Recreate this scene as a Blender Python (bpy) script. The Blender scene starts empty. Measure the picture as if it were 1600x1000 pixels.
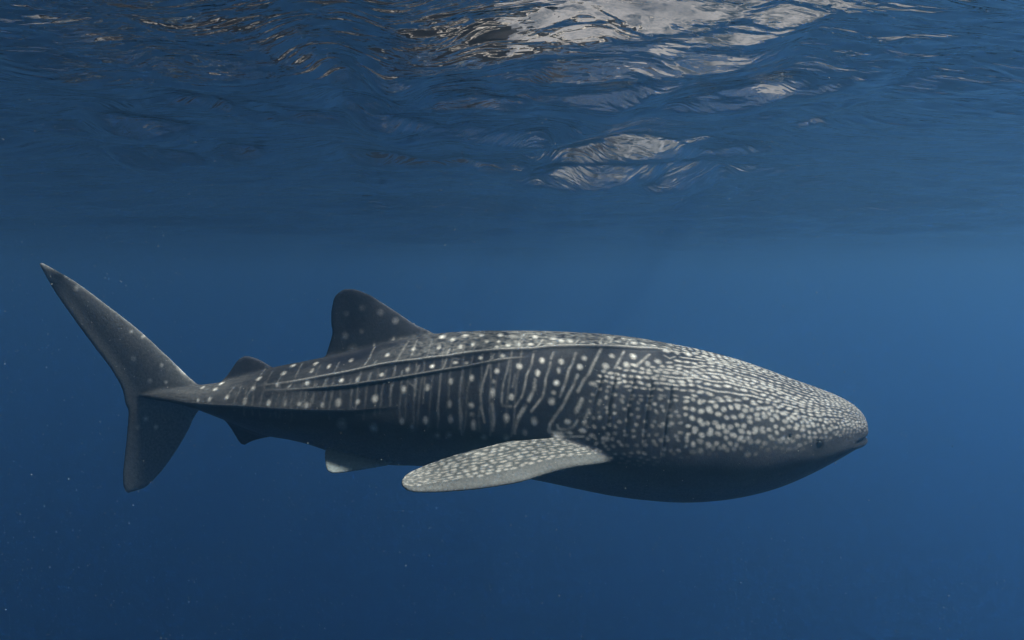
import bpy, math, random
import numpy as np

S = bpy.context.scene
COL = S.collection

# ------------------------------------------------------------------ camera, sky, sun, exposure
cam_data = bpy.data.cameras.new('camera')
camera = bpy.data.objects.new('camera', cam_data)
COL.objects.link(camera)
S.camera = camera
cam_data.sensor_width = 36.0
cam_data.lens = 24.0
cam_data.clip_start = 0.05
cam_data.clip_end = 1500.0
camera.location = (0, 0, 0)                       # z = 0 is the diver's eye, 1.2 m under the surface
camera.rotation_euler = (math.radians(90 - 3.2), 0, 0)

SUN_EL, SUN_AZ = 58.0, 103.0                       # azimuth measured from +Y (away from camera) towards +X (right)
W = bpy.data.worlds.new('World')
S.world = W
W.use_nodes = True
wn = W.node_tree
sky = wn.nodes.new('ShaderNodeTexSky')
sky.sky_type = 'NISHITA'
sky.sun_disc = False
sky.sun_elevation = math.radians(SUN_EL)
sky.sun_rotation = math.radians(SUN_AZ)
sky.dust_density = 4.0
# broken cloud over the whole sky: pale tops, dim grey-blue gaps
wtc = wn.nodes.new('ShaderNodeTexCoord')
wnz = wn.nodes.new('ShaderNodeTexNoise'); wnz.inputs['Scale'].default_value = 13.0; wnz.inputs['Detail'].default_value = 7.0; wnz.inputs['Roughness'].default_value = 0.62; wnz.inputs['Distortion'].default_value = 0.4
wmr = wn.nodes.new('ShaderNodeMapRange'); wmr.inputs[1].default_value = 0.42; wmr.inputs[2].default_value = 0.60
wdim = wn.nodes.new('ShaderNodeVectorMath'); wdim.operation = 'SCALE'; wdim.inputs['Scale'].default_value = 0.16
wmix = wn.nodes.new('ShaderNodeMixRGB'); wmix.inputs[2].default_value = (2.8, 2.62, 2.52, 1)
wn.links.new(wtc.outputs['Generated'], wnz.inputs['Vector']); wn.links.new(wnz.outputs['Fac'], wmr.inputs[0])
wn.links.new(sky.outputs[0], wdim.inputs[0]); wn.links.new(wdim.outputs[0], wmix.inputs[1]); wn.links.new(wmr.outputs[0], wmix.inputs[0])
wn.links.new(wmix.outputs[0], wn.nodes['Background'].inputs[0])
wn.nodes['Background'].inputs[1].default_value = 0.06

sun_data = bpy.data.lights.new('sun', 'SUN')
sun_data.energy = 4.8
sun_data.angle = math.radians(8)
sun_data.color = (1.0, 0.92, 0.80)
sun = bpy.data.objects.new('sun', sun_data)
COL.objects.link(sun)
sun.rotation_euler = (math.radians(90 - SUN_EL), 0, math.radians(180 - SUN_AZ))

S.view_settings.view_transform = 'Standard'
S.view_settings.look = 'None'
S.view_settings.gamma = 1.0
S.view_settings.exposure = 1.4
S.cycles.use_denoising = True
S.cycles.use_adaptive_sampling = True
S.cycles.adaptive_threshold = 0.03
S.cycles.caustics_refractive = False
S.cycles.caustics_reflective = False
S.cycles.max_bounces = 6
S.cycles.volume_bounces = 2
S.cycles.diffuse_bounces = 2
S.cycles.transparent_max_bounces = 8

# ------------------------------------------------------------------ helpers
def mesh_from_arrays(name, v, f, tris=None, smooth=True):
    """v: (n,3) floats, f: (m,4) quads, tris: optional (k,3)"""
    me = bpy.data.meshes.new(name)
    me.vertices.add(len(v))
    me.vertices.foreach_set('co', np.ascontiguousarray(v, np.float32).ravel())
    loops = f.ravel(); starts = np.arange(0, f.size, 4)
    if tris is not None:
        starts = np.r_[starts, len(loops) + np.arange(0, tris.size, 3)]; loops = np.r_[loops, tris.ravel()]
    me.loops.add(len(loops))
    me.loops.foreach_set('vertex_index', loops.astype(np.int32))
    me.polygons.add(len(starts))
    me.polygons.foreach_set('loop_start', starts.astype(np.int32))
    me.update(calc_edges=True)
    if smooth:
        me.polygons.foreach_set('use_smooth', np.ones(len(starts), bool))
    return me

def obj(name, me, parent=None, **props):
    o = bpy.data.objects.new(name, me)
    COL.objects.link(o)
    if parent is not None:
        o.parent = parent
    for k, v in props.items():
        o[k] = v
    return o

def material(name):
    m = bpy.data.materials.new(name)
    m.use_nodes = True
    m.node_tree.nodes.clear()
    out = m.node_tree.nodes.new('ShaderNodeOutputMaterial')
    return m, m.node_tree.nodes, m.node_tree.links, out

def spectral_noise(shape, scale, seed, power=2.2, aniso=(1.0, 1.0)):
    """smooth random field with features of about `scale` cells, zero mean, unit deviation"""
    r = np.random.default_rng(seed)
    w = np.fft.rfft2(r.normal(size=shape))
    ky = np.fft.fftfreq(shape[0])[:, None] * aniso[0]
    kx = np.fft.rfftfreq(shape[1])[None, :] * aniso[1]
    k = np.sqrt(kx * kx + ky * ky) * scale
    f = np.fft.irfft2(w * np.exp(-k ** 2 * 3) * (1 / (0.3 + k ** power)), s=shape)
    f -= f.mean()
    return f / f.std()

def bilinear(img, r, c):
    """img[r, c] at float rows/cols, clamped"""
    h, w = img.shape
    r = np.clip(r, 0, h - 1.001); c = np.clip(c, 0, w - 1.001)
    r0 = r.astype(int); c0 = c.astype(int); fr = r - r0; fc = c - c0
    return (img[r0, c0] * (1 - fr) * (1 - fc) + img[r0 + 1, c0] * fr * (1 - fc)
            + img[r0, c0 + 1] * (1 - fr) * fc + img[r0 + 1, c0 + 1] * fr * fc)

def blur(img, sig):
    h, w = img.shape
    k = np.exp(-2 * (math.pi * sig) ** 2 * (np.fft.fftfreq(h)[:, None] ** 2 + np.fft.rfftfreq(w)[None, :] ** 2))
    return np.fft.irfft2(np.fft.rfft2(img) * k, s=img.shape)

def tube_mesh(rows):
    """rows: (n, k, 3) closed loops -> vertices, quads plus end caps as fans"""
    n_, k_, _ = rows.shape
    v = rows.reshape(-1, 3)
    i = np.arange(n_ * k_).reshape(n_, k_); j = np.roll(i, -1, 1)
    q = np.stack([i[:-1], j[:-1], j[1:], i[1:]], -1).reshape(-1, 4)
    c0, c1 = rows[0].mean(0), rows[-1].mean(0)
    v = np.vstack([v, c0, c1]); a, b = len(v) - 2, len(v) - 1
    t = [(j[0][m_], i[0][m_], a) for m_ in range(k_)] + [(i[-1][m_], j[-1][m_], b) for m_ in range(k_)]
    return v, [tuple(x_) for x_ in q.tolist()] + t


# ------------------------------------------------------------------ sea surface, seen from below
DEPTH = 1.2          # the camera is this far under the still-water plane
IOR = 1.12
# plan outlines (metres, x to the right, y away) of the steep wave faces that turn towards the diver
WINDOWS={
 'faint':[
  [(-1.61,3.08),(-1.53,3.12),(-1.35,3.14),(-1.21,3.21),(-1.25,3.25),(-1.37,3.26),(-1.49,3.2),(-1.63,3.2),(-1.75,3.23)],
  [(-2.08,3.34),(-1.96,3.29),(-1.89,3.36),(-2.0,3.43),(-1.96,3.5),(-2.07,3.47)],
  [(-2.13,3.68),(-1.9,3.75),(-1.6,3.71),(-1.46,3.78),(-1.33,4.01),(-1.28,4.1),(-1.45,4.05),(-1.57,4.01),(-1.63,4.13),(-1.74,4.08),(-1.92,4.18),(-1.96,4.01),(-1.98,3.84)],
  [(-2.34,4.46),(-1.95,4.49),(-1.83,4.57),(-1.85,4.73),(-1.79,4.85),(-1.76,5.0),(-1.92,4.96),(-1.96,4.73),(-2.14,4.65)],
  [(-1.6,4.68),(-1.48,4.85),(-1.28,4.96),(-1.13,5.1),(-1.25,5.2),(-1.41,5.1),(-1.6,5.15),(-1.61,4.91)],
  [(-2.85,4.65),(-2.53,4.57),(-2.55,4.73),(-2.9,4.91),(-2.75,4.96),(-2.59,5.1),(-2.4,5.41),(-2.63,5.52),(-2.8,5.71),(-3.09,5.76),(-3.06,5.52),(-3.42,5.69),(-3.63,5.52),(-3.7,5.41),(-3.48,5.15),(-3.18,5.13)],
  [(-3.89,6.32),(-3.49,6.17),(-3.6,6.48),(-3.26,6.29),(-3.0,6.48),(-3.11,6.99),(-3.44,7.27),(-3.84,7.52),(-4.11,7.39),(-4.04,6.81)],
  [(-2.82,6.48),(-2.4,6.03),(-2.31,6.17),(-2.35,6.64),(-2.61,6.71),(-2.78,6.74)]],
 'clear':[
  [(-0.75,3.03),(-0.68,3.05),(-0.63,3.11),(-0.52,3.06),(-0.6,3.14),(-0.69,3.12),(-0.77,3.12)],
  [(-0.79,3.18),(-0.64,3.17),(-0.58,3.21),(-0.63,3.26),(-0.8,3.29)],
  [(-0.82,3.34),(-0.75,3.32),(-0.72,3.37),(-0.78,3.41),(-0.83,3.39)],
  [(-0.57,3.31),(-0.37,3.2),(-0.36,3.13),(-0.06,3.07),(0.05,2.98),(0.15,2.83),(1.37,2.83),(1.39,3.16),(1.26,3.44),(1.23,3.52),(1.11,3.46),(0.82,3.58),(0.63,3.58),(0.51,3.55),(0.37,3.58),(0.36,3.64),(0.14,3.7),(-0.09,3.76),(-0.1,3.83),(-0.29,3.92),(-0.71,3.92),(-0.64,4.08),(-0.51,4.19),(-0.79,4.31),(-0.97,4.31),(-0.98,4.08),(-1.02,3.9),(-1.13,3.84),(-1.18,3.71),(-1.08,3.67),(-1.01,3.65),(-0.88,3.67),(-0.77,3.7),(-0.74,3.58),(-0.75,3.48),(-0.65,3.45),(-0.58,3.47),(-0.45,3.48),(-0.37,3.48),(-0.18,3.51),(-0.15,3.44),(-0.23,3.39),(-0.34,3.4),(-0.47,3.39)],
  [(-0.17,4.1),(-0.09,3.98),(0.04,3.98),(0.18,3.88),(0.48,3.73),(0.69,3.76),(0.86,3.73),(1.01,3.65),(1.2,3.63),(1.43,3.54),(1.52,3.59),(1.5,3.71),(1.34,3.84),(1.23,3.93),(1.08,3.92),(1.01,4.05),(0.76,4.1),(0.53,4.08),(0.34,4.14),(0.15,4.19),(0.0,4.08)],
  [(-0.56,4.49),(-0.45,4.46),(-0.24,4.4),(-0.08,4.52),(0.08,4.57),(0.13,4.73),(-0.04,4.82),(-0.26,4.78),(-0.35,4.73),(-0.49,4.85),(-0.56,4.68)],
  [(-0.06,4.34),(0.12,4.41),(0.33,4.49),(0.49,4.41),(0.71,4.27),(1.01,4.2),(1.12,4.19),(0.99,4.3),(0.83,4.49),(0.79,4.65),(0.71,4.83),(0.53,4.78),(0.34,4.65),(0.13,4.57)],
  [(-1.1,4.54),(-0.96,4.52),(-0.82,4.58),(-0.71,4.78),(-0.91,4.91),(-0.85,5.0),(-0.67,5.15),(-0.54,5.34),(-0.71,5.48),(-0.88,5.59),(-1.07,5.52),(-1.15,5.3),(-1.11,5.0),(-1.1,4.73)],
  [(-0.54,5.3),(-0.34,5.3),(-0.15,5.48),(-0.31,5.55),(-0.5,5.45)],
  [(-0.63,5.69),(-0.31,5.64),(0.0,5.5),(0.3,5.48),(0.66,5.45),(0.52,5.64),(0.28,5.95),(0.0,6.0),(-0.33,5.89)],
  [(-1.62,6.48),(-1.44,6.48),(-1.16,6.57),(-0.88,6.81),(-0.51,6.81),(-0.13,7.11),(0.2,7.27),(0.18,7.6),(-0.14,7.74),(-0.41,7.39),(-0.74,7.27),(-1.08,7.27),(-1.48,7.27),(-1.6,6.88)],
  [(-1.8,7.6),(-1.43,7.69),(-1.61,7.88)],
  [(-1.9,8.17),(-1.47,8.33),(-1.68,8.61)],
  [(-2.26,10.56),(-2.0,11.2),(-2.29,11.7)],
  [(1.0,4.73),(1.11,4.61),(1.29,4.65),(1.16,4.49),(1.31,4.31),(1.52,4.14),(1.71,4.09),(1.74,4.2),(1.78,4.34),(1.77,4.57),(1.56,4.82),(1.34,4.85),(1.16,4.82)],
  [(1.83,4.41),(1.85,4.27),(1.92,4.18),(1.96,4.1),(2.01,4.13),(1.97,4.27),(1.95,4.41)],
  [(2.21,4.49),(2.2,4.39),(2.27,4.43),(2.28,4.54)],
  [(2.18,4.7),(2.21,4.6),(2.29,4.61),(2.27,4.75)],
  [(1.71,5.08),(1.83,4.96),(1.96,4.92),(1.9,5.13)],
  [(2.16,5.32),(2.18,5.11),(2.31,5.15),(2.32,5.43)],
  [(1.97,3.65),(1.99,3.61),(2.04,3.64),(2.02,3.68)],
  [(0.12,6.57),(0.35,6.32),(0.57,6.17),(0.83,5.95),(0.85,5.71),(1.05,5.69),(1.33,5.76),(1.58,6.11),(1.9,6.41),(1.85,6.64),(1.58,6.81),(1.28,6.92),(1.03,6.96),(0.78,7.03),(0.39,7.03),(0.22,6.88)],
  [(1.86,6.48),(1.95,6.2),(2.37,6.32),(2.19,6.57),(2.03,6.64)],
  [(1.41,5.76),(1.64,5.71),(1.7,5.92),(1.51,5.95)],
  [(-0.08,8.33),(0.3,8.07),(0.54,7.27),(0.99,7.11),(1.42,7.27),(1.69,7.03),(2.04,7.11),(2.23,7.52),(2.51,8.07),(2.51,8.72),(2.26,9.35),(2.01,9.41),(1.74,8.9),(1.84,8.28),(1.55,8.33),(1.35,9.09),(0.87,9.35),(0.51,9.21),(0.24,8.72)],
  [(2.47,7.6),(2.55,7.15),(3.14,7.52),(2.82,7.6)],
  [(3.64,8.61),(3.61,8.28),(4.21,8.72),(4.19,9.02)],
  [(3.04,9.77),(3.29,9.09),(3.5,8.96),(3.4,9.62)],
  [(2.58,11.1),(2.68,10.31),(3.1,10.73),(2.86,11.39)]],
 'hole':[
  [(-0.61,3.65),(-0.46,3.61),(-0.25,3.65),(-0.23,3.71),(-0.38,3.77),(-0.59,3.75)],
  [(-1.01,3.73),(-0.89,3.71),(-0.83,3.77),(-0.9,3.85),(-1.0,3.81)],
  [(1.29,4.46),(1.35,4.39),(1.49,4.43),(1.5,4.5),(1.35,4.52)],
  [(0.5,3.4),(0.62,3.37),(0.79,3.31),(0.91,3.2),(1.0,3.11),(1.11,3.02),(1.11,3.11),(1.0,3.29),(0.9,3.37),(0.76,3.44),(0.65,3.52),(0.53,3.5)]],
}

GX0, GX1, GY0, GY1, GD = -8.0, 8.0, 1.0, 17.0, 0.025
gx = np.arange(GX0, GX1, GD); gy = np.arange(GY0, GY1, GD)
GXX, GYY = np.meshgrid(gx, gy)
def inside(poly, X, Y):
    p = np.array(poly); r = np.zeros(X.shape, bool)
    x0, y0 = p[-1]
    for x1, y1 in p:
        c = ((y0 > Y) != (y1 > Y))
        with np.errstate(divide='ignore', invalid='ignore'):
            r ^= c & (X < (x1 - x0) * (Y - y0) / (y1 - y0 + 1e-12) + x0)
        x0, y0 = x1, y1
    return r
wob = 0.012 + 0.006 * np.clip(GYY - 3, 0, 9)
WX = GXX + wob * spectral_noise(GXX.shape, 10, 1) ; WY = GYY + 1.5 * wob * spectral_noise(GXX.shape, 10, 2)
MASK = np.zeros_like(GXX)
for kind, amt in (('faint', 0.8), ('clear', 1.0), ('hole', 0.0)):
    for poly in WINDOWS[kind]:
        p = np.array(poly); m = 0.15
        c0, c1 = np.searchsorted(gx, [p[:, 0].min() - m, p[:, 0].max() + m])
        r0, r1 = np.searchsorted(gy, [p[:, 1].min() - m, p[:, 1].max() + m])
        sl = (slice(r0, r1), slice(c0, c1))
        ins = inside(poly, WX[sl], WY[sl])
        MASK[sl] = np.where(ins, amt, MASK[sl])
MASK = blur(MASK, 0.9)
rng = np.random.default_rng(11)
WAVES = []
for i in range(64):
    lam = 0.28 * (40 ** (i / 63)); ang = rng.normal(math.radians(82), 0.38)
    WAVES.append((lam, math.cos(ang), math.sin(ang), 0.0066 * lam ** 0.85, rng.uniform(0, 6.283)))
def swell(X_, Y_):
    h = np.zeros_like(X_); dist = np.hypot(X_, Y_)
    for lam, cx_, cy_, a_, ph_ in WAVES:
        h += np.clip(1.6 - dist / (lam * 60), 0, 1) * a_ / (1 + (dist / 24) ** 2) * np.sin(2 * math.pi / lam * (X_ * cx_ + Y_ * cy_) + ph_)
    return h
BASE = swell(GXX, GYY)
base_y = np.gradient(BASE, GD, axis=0)
need = 90 - math.degrees(math.asin(1 / IOR))          # a face shows the air once elevation + tilt pass this
ky = 2 * math.pi * np.fft.fftfreq(len(gy), GD)[:, None]; kx = 2 * math.pi * np.fft.rfftfreq(len(gx), GD)[None, :]
edge = np.clip(np.minimum.reduce([GXX - GX0, GX1 - GXX, GYY - GY0, (GY1 - GYY) / 4]) / 1.2, 0, 1)
edge = edge * edge * (3 - 2 * edge)
HW = np.zeros_like(BASE); drive = np.zeros_like(BASE)
front = np.clip((GYY - 1.6) / 0.6, 0, 1) * edge
BACKS = np.clip((6.5 - np.abs(GXX)) / 2, 0, 1) * np.clip((12 - GYY) / 4, 0, 1)   # the backs of the waves lean away from the diver
for it in range(14):
    k_ = DEPTH / (DEPTH + BASE + HW)                   # outlines were measured on the still-water plane
    mk = bilinear(MASK, (GYY * k_ - GY0) / GD, (GXX * k_ - GX0) / GD)
    slack = need - np.degrees(np.arctan2(DEPTH + BASE + HW, np.hypot(GXX, GYY)))
    tot = base_y + np.gradient(HW, GD, axis=0)
    want_in = np.minimum(tot, -np.tan(np.radians(np.clip(slack + 7.0, 1, 34))))
    want_out = np.maximum(tot, -np.tan(np.radians(np.clip(slack - 6.0, -8, 34))))
    want_out = np.maximum(want_out, np.where(BACKS > 0.02, np.tan(np.radians(7.0 * BACKS)) + 0.5 * base_y, -9))
    drive += 0.6 * front * (want_in * mk + want_out * (1 - mk) - tot)
    HW = edge * np.fft.irfft2(np.fft.rfft2(drive) * (-1j * ky) / (ky ** 2 + 0.10 * kx ** 2 + 0.6), s=drive.shape)

def graded(core0, core1, d, end0, end1, g0, g1):
    a = list(np.arange(core0, core1 + 1e-9, d))
    s = d
    while a[-1] < end1:
        s *= g1; a.append(a[-1] + s)
    s = d
    while a[0] > end0:
        s *= g0; a.insert(0, a[0] - s)
    return np.array(a)
xs = graded(-5, 5, 0.025, -260, 260, 1.035, 1.035)
ys = graded(2.2, 8, 0.025, -80, 330, 1.08, 1.02)
X, Y = np.meshgrid(xs, ys)
H = swell(X, Y)
H += bilinear(HW, (Y - GY0) / GD, (X - GX0) / GD)
v = np.stack([X, Y, H + DEPTH], -1).reshape(-1, 3)
ix = np.arange(X.size).reshape(X.shape)
f = np.stack([ix[:-1, :-1], ix[:-1, 1:], ix[1:, 1:], ix[1:, :-1]], -1).reshape(-1, 4)
# skirts and floor close the body of water far outside the view
loop = np.r_[ix[0, :], ix[1:, -1], ix[-1, -2::-1], ix[-2:0:-1, 0]]
nb = len(v); bot = v[loop].copy(); bot[:, 2] = -160.0
v = np.vstack([v, bot, [[0, 100, -160.0]]])
lo = nb + np.arange(len(loop)); nx_ = np.roll(loop, -1); nlo = np.roll(lo, -1)
f = np.vstack([f, np.stack([loop, lo, nlo, nx_], -1)])
tris = np.stack([nlo, lo, np.full(len(lo), len(v) - 1)], -1)
m, n, l, out = material('sea_water')
fr = n.new('ShaderNodeFresnel'); fr.inputs['IOR'].default_value = IOR
gl = n.new('ShaderNodeBsdfGlossy'); gl.inputs['Roughness'].default_value = 0.0
rf = n.new('ShaderNodeBsdfRefraction'); rf.inputs['IOR'].default_value = IOR; rf.inputs['Roughness'].default_value = 0.0
tr = n.new('ShaderNodeBsdfTransparent')
through = n.new('ShaderNodeMixShader')
# clear water bends light little near the normal and strongly at a slant: blend straight passage into full refraction by incidence
lw = n.new('ShaderNodeLayerWeight'); lw.inputs['Blend'].default_value = 0.5
bend_r = n.new('ShaderNodeMapRange'); bend_r.inputs[1].default_value = 0.20; bend_r.inputs[2].default_value = 0.34; bend_r.inputs[3].default_value = 1.0; bend_r.inputs[4].default_value = 0.0
l.new(lw.outputs['Facing'], bend_r.inputs[0]); l.new(bend_r.outputs[0], through.inputs[0])
l.new(rf.outputs[0], through.inputs[1]); l.new(tr.outputs[0], through.inputs[2])
mx = n.new('ShaderNodeMixShader')
l.new(fr.outputs[0], mx.inputs[0]); l.new(through.outputs[0], mx.inputs[1]); l.new(gl.outputs[0], mx.inputs[2])
l.new(mx.outputs[0], out.inputs['Surface'])
# capillary ripples: two sizes of short crests lying across the view
tc = n.new('ShaderNodeTexCoord'); prev = None
ln_ = n.new('ShaderNodeVectorMath'); ln_.operation = 'LENGTH'; l.new(tc.outputs['Object'], ln_.inputs[0])
calm = n.new('ShaderNodeMapRange'); calm.inputs[1].default_value = 9.0; calm.inputs[2].default_value = 45.0; calm.inputs[3].default_value = 1.0; calm.inputs[4].default_value = 0.4   # calmer farther out
l.new(ln_.outputs['Value'], calm.inputs[0])
sl_at = n.new('ShaderNodeAttribute'); sl_at.attribute_name = 'slick'                 # the steep faces are slicker than the water between them
slk = n.new('ShaderNodeMapRange'); slk.inputs[3].default_value = 1.0; slk.inputs[4].default_value = 1.0
l.new(sl_at.outputs['Fac'], slk.inputs[0])
rip = n.new('ShaderNodeMath'); rip.operation = 'MULTIPLY'; l.new(calm.outputs[0], rip.inputs[0]); l.new(slk.outputs[0], rip.inputs[1])
for sc_, rot_, dist_, det_ in (((3.2, 8.0, 1), 0.15, 0.034, 2.5), ((9.0, 21.0, 1), -0.1, 0.0050, 2.0)):
    mp = n.new('ShaderNodeMapping'); mp.inputs['Scale'].default_value = sc_; mp.inputs['Rotation'].default_value = (0, 0, rot_)
    nz = n.new('ShaderNodeTexNoise'); nz.inputs['Scale'].default_value = 1.0; nz.inputs['Detail'].default_value = det_; nz.inputs['Distortion'].default_value = 0.6
    l.new(tc.outputs['Object'], mp.inputs[0]); l.new(mp.outputs[0], nz.inputs['Vector'])
    bp = n.new('ShaderNodeBump'); bp.inputs['Distance'].default_value = dist_; l.new(rip.outputs[0], bp.inputs['Strength'])
    l.new(nz.outputs['Fac'], bp.inputs['Height'])
    if prev is not None: l.new(prev.outputs[0], bp.inputs['Normal'])
    prev = bp
for s in (fr, gl, rf): l.new(bp.outputs[0], s.inputs['Normal'])
# the water body: clear blue scattering and absorption
pv = n.new('ShaderNodeVolumePrincipled')
pv.inputs['Color'].default_value = (0.185, 0.43, 0.68, 1)
pv.inputs['Density'].default_value = 0.06
pv.inputs['Anisotropy'].default_value = 0.83
pv.inputs['Absorption Color'].default_value = (0.0, 0.05, 0.54, 1)
l.new(pv.outputs[0], out.inputs['Volume'])
me = mesh_from_arrays('sea_water', v, f, tris); me.materials.append(m)
slick = np.zeros(len(v)); slick[:X.size] = bilinear(blur(mk, 2.0), (Y - GY0) / GD, (X - GX0) / GD).ravel() * ((np.abs(X) < 7.5) & (Y > 1.5) & (Y < 16)).ravel()
sa = me.attributes.new('slick', 'FLOAT', 'POINT'); sa.data.foreach_set('value', np.clip(slick, 0, 1).astype(np.float32))
obj('sea_water', me, kind='structure')

# ------------------------------------------------------------------ whale shark
# side elevation of the animal in metres (x towards the snout, z up, measured from the diver's eye level);
# its middle plane lies SHARK_Y in front of the camera
SHARK_Y = 5.0
TOP = [(2.622, -1.077), (2.602, -1.019), (2.573, -0.967), (2.511, -0.904), (2.393, -0.835), (2.253, -0.779), (2.067, -0.714), (1.881, -0.644), (1.648, -0.565), (1.412, -0.504), (1.176, -0.456), (0.94, -0.414), (0.705, -0.385), (0.47, -0.371), (0.235, -0.361), (0.0, -0.359), (-0.282, -0.361), (-0.517, -0.376), (-0.752, -0.408), (-0.941, -0.447), (-1.13, -0.499), (-1.366, -0.55), (-1.555, -0.588), (-1.767, -0.631), (-1.957, -0.689), (-2.147, -0.74), (-2.313, -0.763), (-2.502, -0.782), (-2.692, -0.812), (-2.778, -0.841)]
BOT = [(2.622, -1.086), (2.615, -1.153), (2.589, -1.201), (2.533, -1.218), (2.441, -1.224), (2.289, -1.301), (2.106, -1.401), (1.898, -1.495), (1.667, -1.559), (1.382, -1.598), (1.191, -1.603), (0.953, -1.587), (0.714, -1.556), (0.476, -1.509), (0.238, -1.458), (0.0, -1.415), (-0.238, -1.379), (-0.475, -1.357), (-0.713, -1.354), (-0.95, -1.347), (-1.14, -1.308), (-1.329, -1.26), (-1.518, -1.199), (-1.659, -1.168), (-1.801, -1.145), (-1.966, -1.088), (-2.154, -1.012), (-2.317, -0.942), (-2.505, -0.887), (-2.694, -0.878), (-2.778, -0.853)]
MID = [(2.622, -1.081), (2.54, -1.105), (2.308, -1.134), (1.892, -1.172), (1.423, -1.182), (0.948, -1.144), (0.474, -1.077), (0.0, -1.014), (-0.473, -0.971), (-0.946, -0.947), (-1.419, -0.943), (-1.891, -0.924), (-2.364, -0.895), (-2.552, -0.876), (-2.778, -0.847)]
WID = [(2.599, 0.03), (2.581, 0.1), (2.553, 0.165), (2.507, 0.225), (2.424, 0.295), (2.287, 0.37), (2.057, 0.445), (1.781, 0.505), (1.408, 0.555), (0.939, 0.57), (0.469, 0.545), (0.0, 0.5), (-0.469, 0.44), (-0.939, 0.375), (-1.408, 0.3), (-1.784, 0.24), (-2.16, 0.17), (-2.347, 0.135), (-2.535, 0.085), (-2.676, 0.045), (-2.761, 0.02)]
FINS = {
 'first_dorsal': ([(-0.517, -0.421), (-0.601, -0.36), (-0.704, -0.312), (-0.821, -0.233), (-0.938, -0.157), (-1.054, -0.087), (-1.147, -0.052), (-1.194, -0.045)],
   [(-1.39, -0.634), (-1.375, -0.548), (-1.35, -0.468), (-1.325, -0.374), (-1.333, -0.28), (-1.322, -0.176), (-1.298, -0.101), (-1.241, -0.054)], 0.11),
 'second_dorsal': ([(-1.735, -0.681), (-1.781, -0.624), (-1.828, -0.591), (-1.884, -0.563), (-1.931, -0.548), (-1.959, -0.544)],
   [(-2.125, -0.8), (-2.157, -0.743), (-2.113, -0.691), (-2.064, -0.624), (-2.021, -0.567), (-1.987, -0.548)], 0.055),
 'anal': ([(-1.705, -1.086), (-1.778, -1.144), (-1.849, -1.163), (-1.921, -1.182), (-1.964, -1.201), (-1.988, -1.216)],
   [(-2.199, -0.919), (-2.149, -1.019), (-2.108, -1.067), (-2.066, -1.134), (-2.039, -1.182), (-2.016, -1.211)], 0.05),
 'caudal_upper': ([(-2.221, -0.857), (-2.336, -0.757), (-2.405, -0.695), (-2.566, -0.539), (-2.772, -0.35), (-3.001, -0.172), (-3.275, 0.025), (-3.495, 0.146)],
   [(-2.722, -1.014), (-2.876, -0.943), (-2.909, -0.809), (-2.989, -0.657), (-3.111, -0.492), (-3.272, -0.27), (-3.41, -0.068), (-3.523, 0.137)], 0.09),
 'caudal_lower': ([(-2.269, -0.895), (-2.347, -0.981), (-2.417, -1.115), (-2.526, -1.288), (-2.659, -1.456), (-2.761, -1.548), (-2.848, -1.577), (-2.887, -1.592)],
   [(-2.761, -0.752), (-2.865, -0.905), (-2.873, -1.014), (-2.893, -1.182), (-2.917, -1.35), (-2.93, -1.461), (-2.928, -1.529), (-2.91, -1.577)], 0.07),
}
PECTORAL = ([(0.892, -0.3, -1.156), (0.766, -0.47, -1.18), (0.585, -0.6, -1.188), (0.405, -0.74, -1.171), (0.238, -0.82, -1.189), (0.078, -0.92, -1.208), (-0.15, -1.05, -1.211), (-0.365, -1.17, -1.197), (-0.482, -1.25, -1.177), (-0.537, -1.29, -1.163), (-0.575, -1.32, -1.143), (-0.597, -1.335, -1.117)],
   [(0.585, -0.25, -1.041), (0.454, -0.44, -1.034), (0.297, -0.53, -1.027), (0.125, -0.61, -1.025), (-0.061, -0.7, -1.021), (-0.145, -0.75, -1.033), (-0.313, -0.88, -1.045), (-0.454, -1.02, -1.059), (-0.533, -1.13, -1.064), (-0.578, -1.2, -1.07), (-0.602, -1.28, -1.076), (-0.605, -1.325, -1.092)])
PELVIC = ([(-0.741, -0.12, -1.224), (-0.863, -0.22, -1.295), (-0.989, -0.27, -1.309), (-1.115, -0.31, -1.321), (-1.196, -0.34, -1.323), (-1.244, -0.36, -1.32)],
   [(-1.255, -0.1, -1.158), (-1.33, -0.2, -1.19), (-1.326, -0.25, -1.223), (-1.311, -0.29, -1.258), (-1.296, -0.33, -1.288), (-1.278, -0.35, -1.309)])

def curve(pts):
    p = np.array(sorted(pts)); xs_, zs_ = p[:, 0], p[:, 1]
    # monotone-ish cubic through the points
    d = np.gradient(zs_, xs_)
    def f(x):
        x = np.clip(x, xs_[0], xs_[-1]); i = np.clip(np.searchsorted(xs_, x) - 1, 0, len(xs_) - 2)
        h = xs_[i + 1] - xs_[i]; t = (x - xs_[i]) / h
        return ((2 * t ** 3 - 3 * t ** 2 + 1) * zs_[i] + (t ** 3 - 2 * t ** 2 + t) * h * d[i]
                + (-2 * t ** 3 + 3 * t ** 2) * zs_[i + 1] + (t ** 3 - t ** 2) * h * d[i + 1])
    return f
f_top, f_bot, f_mid, f_wid = curve(TOP), curve(BOT), curve(MID), curve(WID)
XA, XB = TOP[-1][0] + 0.002, TOP[0][0] - 0.002
def lower_pow(x):          # the tail is keeled: its underside tucks in
    return 1.0 + 0.55 * np.clip((-0.3 - x) / 1.5, 0, 1)
def upper_pow(x):          # back is a little peaked behind the dorsal fin, broad on the head
    return 0.90 + 0.22 * np.clip((-0.2 - x) / 1.6, 0, 1)
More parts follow.
